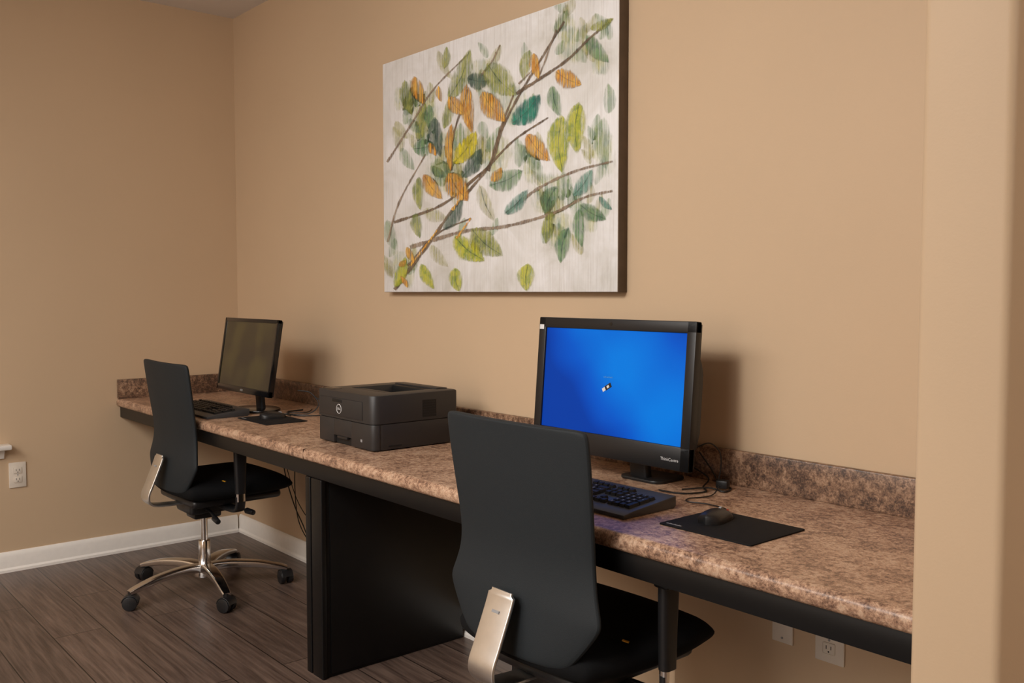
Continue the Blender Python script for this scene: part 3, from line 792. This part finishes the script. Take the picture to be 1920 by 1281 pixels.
b = bmesh.new()
rbox(b, hw-.002, hw+.0006, .024, .080, .100, .158, mi=0)
for k in range(6): rbox(b, hw-.001, hw+.0010, .026, .078, .1075+.0085*k, .1082+.0085*k, mi=1)
obj('side_vent', b, [M['slot'], M['charcoal2']], pr)
b = bmesh.new(); rbox(b, hw-.003, hw-.0005, -.11, -.06, .012, .016); obj('vent_slit', b, M['slot'], pr)
b = bmesh.new(); rbox(b, .12, .15, hd-.002, hd+.022, .085, .105, .004); obj('rear_connector', b, M['black'], pr)

# ------------------------------------------------------------------ cables
def cable(pts, r, label, name='cable'):
    b = bmesh.new(); tube(b, pts, r); return tag(obj(name, b, M['cable']), label, 'cable')
z = CT + .003
cable([(-1.53, 1.93, .87), (-1.50, 1.955, .885), (-1.485, 1.98, .86), (-1.485, 1.985, .82), (-1.488, 1.98, .787)], .0018, 'thin black cable arching down behind the blue lit monitor')
cable([(-1.63, 2.035, .80), (-1.56, 2.03, .775), (-1.53, 1.97, z), (-1.49, 1.93, z), (-1.50, 1.88, z), (-1.53, 1.855, z), (-1.58, 1.85, z)], .0022, 'black cable lying in a loop beside the blue lit monitor stand')
cable([(-1.60, 2.04, .84), (-1.56, 2.04, .80), (-1.52, 2.03, z), (-1.47, 2.01, z), (-1.455, 1.96, z), (-1.50, 1.955, z+.004), (-1.545, 1.90, z)], .0022, 'black cable against the backsplash behind the blue lit monitor')
cable([(-1.299, 1.757, CT+.012), (-1.335, 1.80, CT+.006), (-1.40, 1.815, z), (-1.445, 1.80, z), (-1.465, 1.83, z), (-1.45, 1.90, z), (-1.475, 1.965, z+.01)], .0016, 'mouse cable running from the near mouse to a black plug', 'mouse_cable')
b = bmesh.new(); cyl(b, (-1.300, 1.763, CT+.0115), (-1.307, 1.775, CT+.0105), .0026, n=10); tag(obj('cable_light', b, M['red']), 'tiny red light on the near mouse cable, as plain colour', 'cable light')  # small red light on the cable, drawn as plain red colour
b = bmesh.new(); rbox(b, -.016, .016, -.012, .012, 0, .022, .004); ad = obj('plug_adapter', b, M['black']); ad.location = (-1.478, 1.985, CT+.0050); ad.rotation_euler = (0, 0, .3)
tag(ad, 'small black plug adapter on the counter behind the near mouse pad', 'plug')
cable([(-3.60, 1.86, .86), (-3.56, 1.90, .85), (-3.53, 1.92, .80), (-3.55, 1.88, z), (-3.62, 1.80, z), (-3.68, 1.75, z)], .0025, 'black cable coiling down beside the dark monitor')
cable([(-3.58, 1.93, .83), (-3.50, 1.96, .79), (-3.47, 1.92, z), (-3.53, 1.82, z), (-3.66, 1.84, z), (-3.69, 1.93, z)], .003, 'thick black cable lying right of the dark monitor base')
cable([(-3.535, 1.766, CT+.012), (-3.55, 1.80, z), (-3.64, 1.83, z), (-3.60, 1.90, z), (-3.68, 1.97, z)], .0018, 'mouse cable running from the left mouse behind the dark monitor', 'mouse_cable')
cable([(-4.14, 2.04, .70), (-4.10, 2.03, .55), (-4.05, 2.02, .42), (-3.96, 2.02, .28), (-3.88, 2.03, .18), (-3.83, 2.03, .10), (-3.80, 2.02, .004)], .0028, 'black cord hanging under the counter behind the left chair')
cable([(-3.98, 2.035, .70), (-3.965, 2.03, .5), (-3.95, 2.02, .36), (-3.90, 2.01, .22), (-3.80, 2.01, .14), (-3.72, 2.02, .12)], .0024, 'thinner black cord hanging beside the first cord under the counter')
cable([(-4.06, 2.045, .70), (-4.08, 2.04, .48), (-4.0, 2.045, .32), (-3.90, 2.045, .24), (-3.78, 2.045, .20)], .002, 'thin black cord crossing behind the other hanging cords')

# ------------------------------------------------------------------ lights
def area(name, loc, target, size, power, col, shape='DISK', spread=180):
    l = bpy.data.lights.new(name, 'AREA'); l.shape = shape; l.size = size; l.energy = power; l.color = col
    l.spread = math.radians(spread)
    o = bpy.data.objects.new(name, l); COL.objects.link(o); o.location = loc
    o.rotation_euler = (Vector(target) - Vector(loc)).to_track_quat('-Z', 'Y').to_euler()
    return o
area('key_lamp', (-1.35, -.5, 2.50), (-2.3, 2.0, 1.4), .45, 11, (1, .95, .90), spread=120)
area('ceiling_fill', (-2.1, -1.2, 2.68), (-2.1, -.9, 0), 3.2, 222, (1, .955, .905))  # broad soft fill added below the ceiling, not a fixture
area('ceiling_fill', (1.5, 1.55, 2.66), (.9, 1.6, 0), .8, 26, (1, .95, .90))  # extra fill added to brighten the right face of the return wall
area('front_fill', (-1.2, -3.1, 1.6), (-2.4, 1.5, 1.2), 2.4, 20, (1, .97, .94), spread=140)  # frontal fill added behind the camera, no window there
w_ = bpy.data.worlds.new('world'); SC.world = w_; w_.use_nodes = True
w_.node_tree.nodes['Background'].inputs[0].default_value = (.8, .75, .7, 1); w_.node_tree.nodes['Background'].inputs[1].default_value = .3

# ------------------------------------------------------------------ camera
cd = bpy.data.cameras.new('camera'); cam = bpy.data.objects.new('camera', cd); COL.objects.link(cam)
cd.sensor_width = 36; cd.lens = 36 * 1738 / 1920; cd.clip_start = .02
cam.location = (0, 0, 1.28)
th = math.atan(92.5 / 1738)
fw = Vector((-.7615 * math.cos(th), .648 * math.cos(th), -math.sin(th)))
cam.rotation_euler = fw.to_track_quat('-Z', 'Y').to_euler()
SC.camera = cam
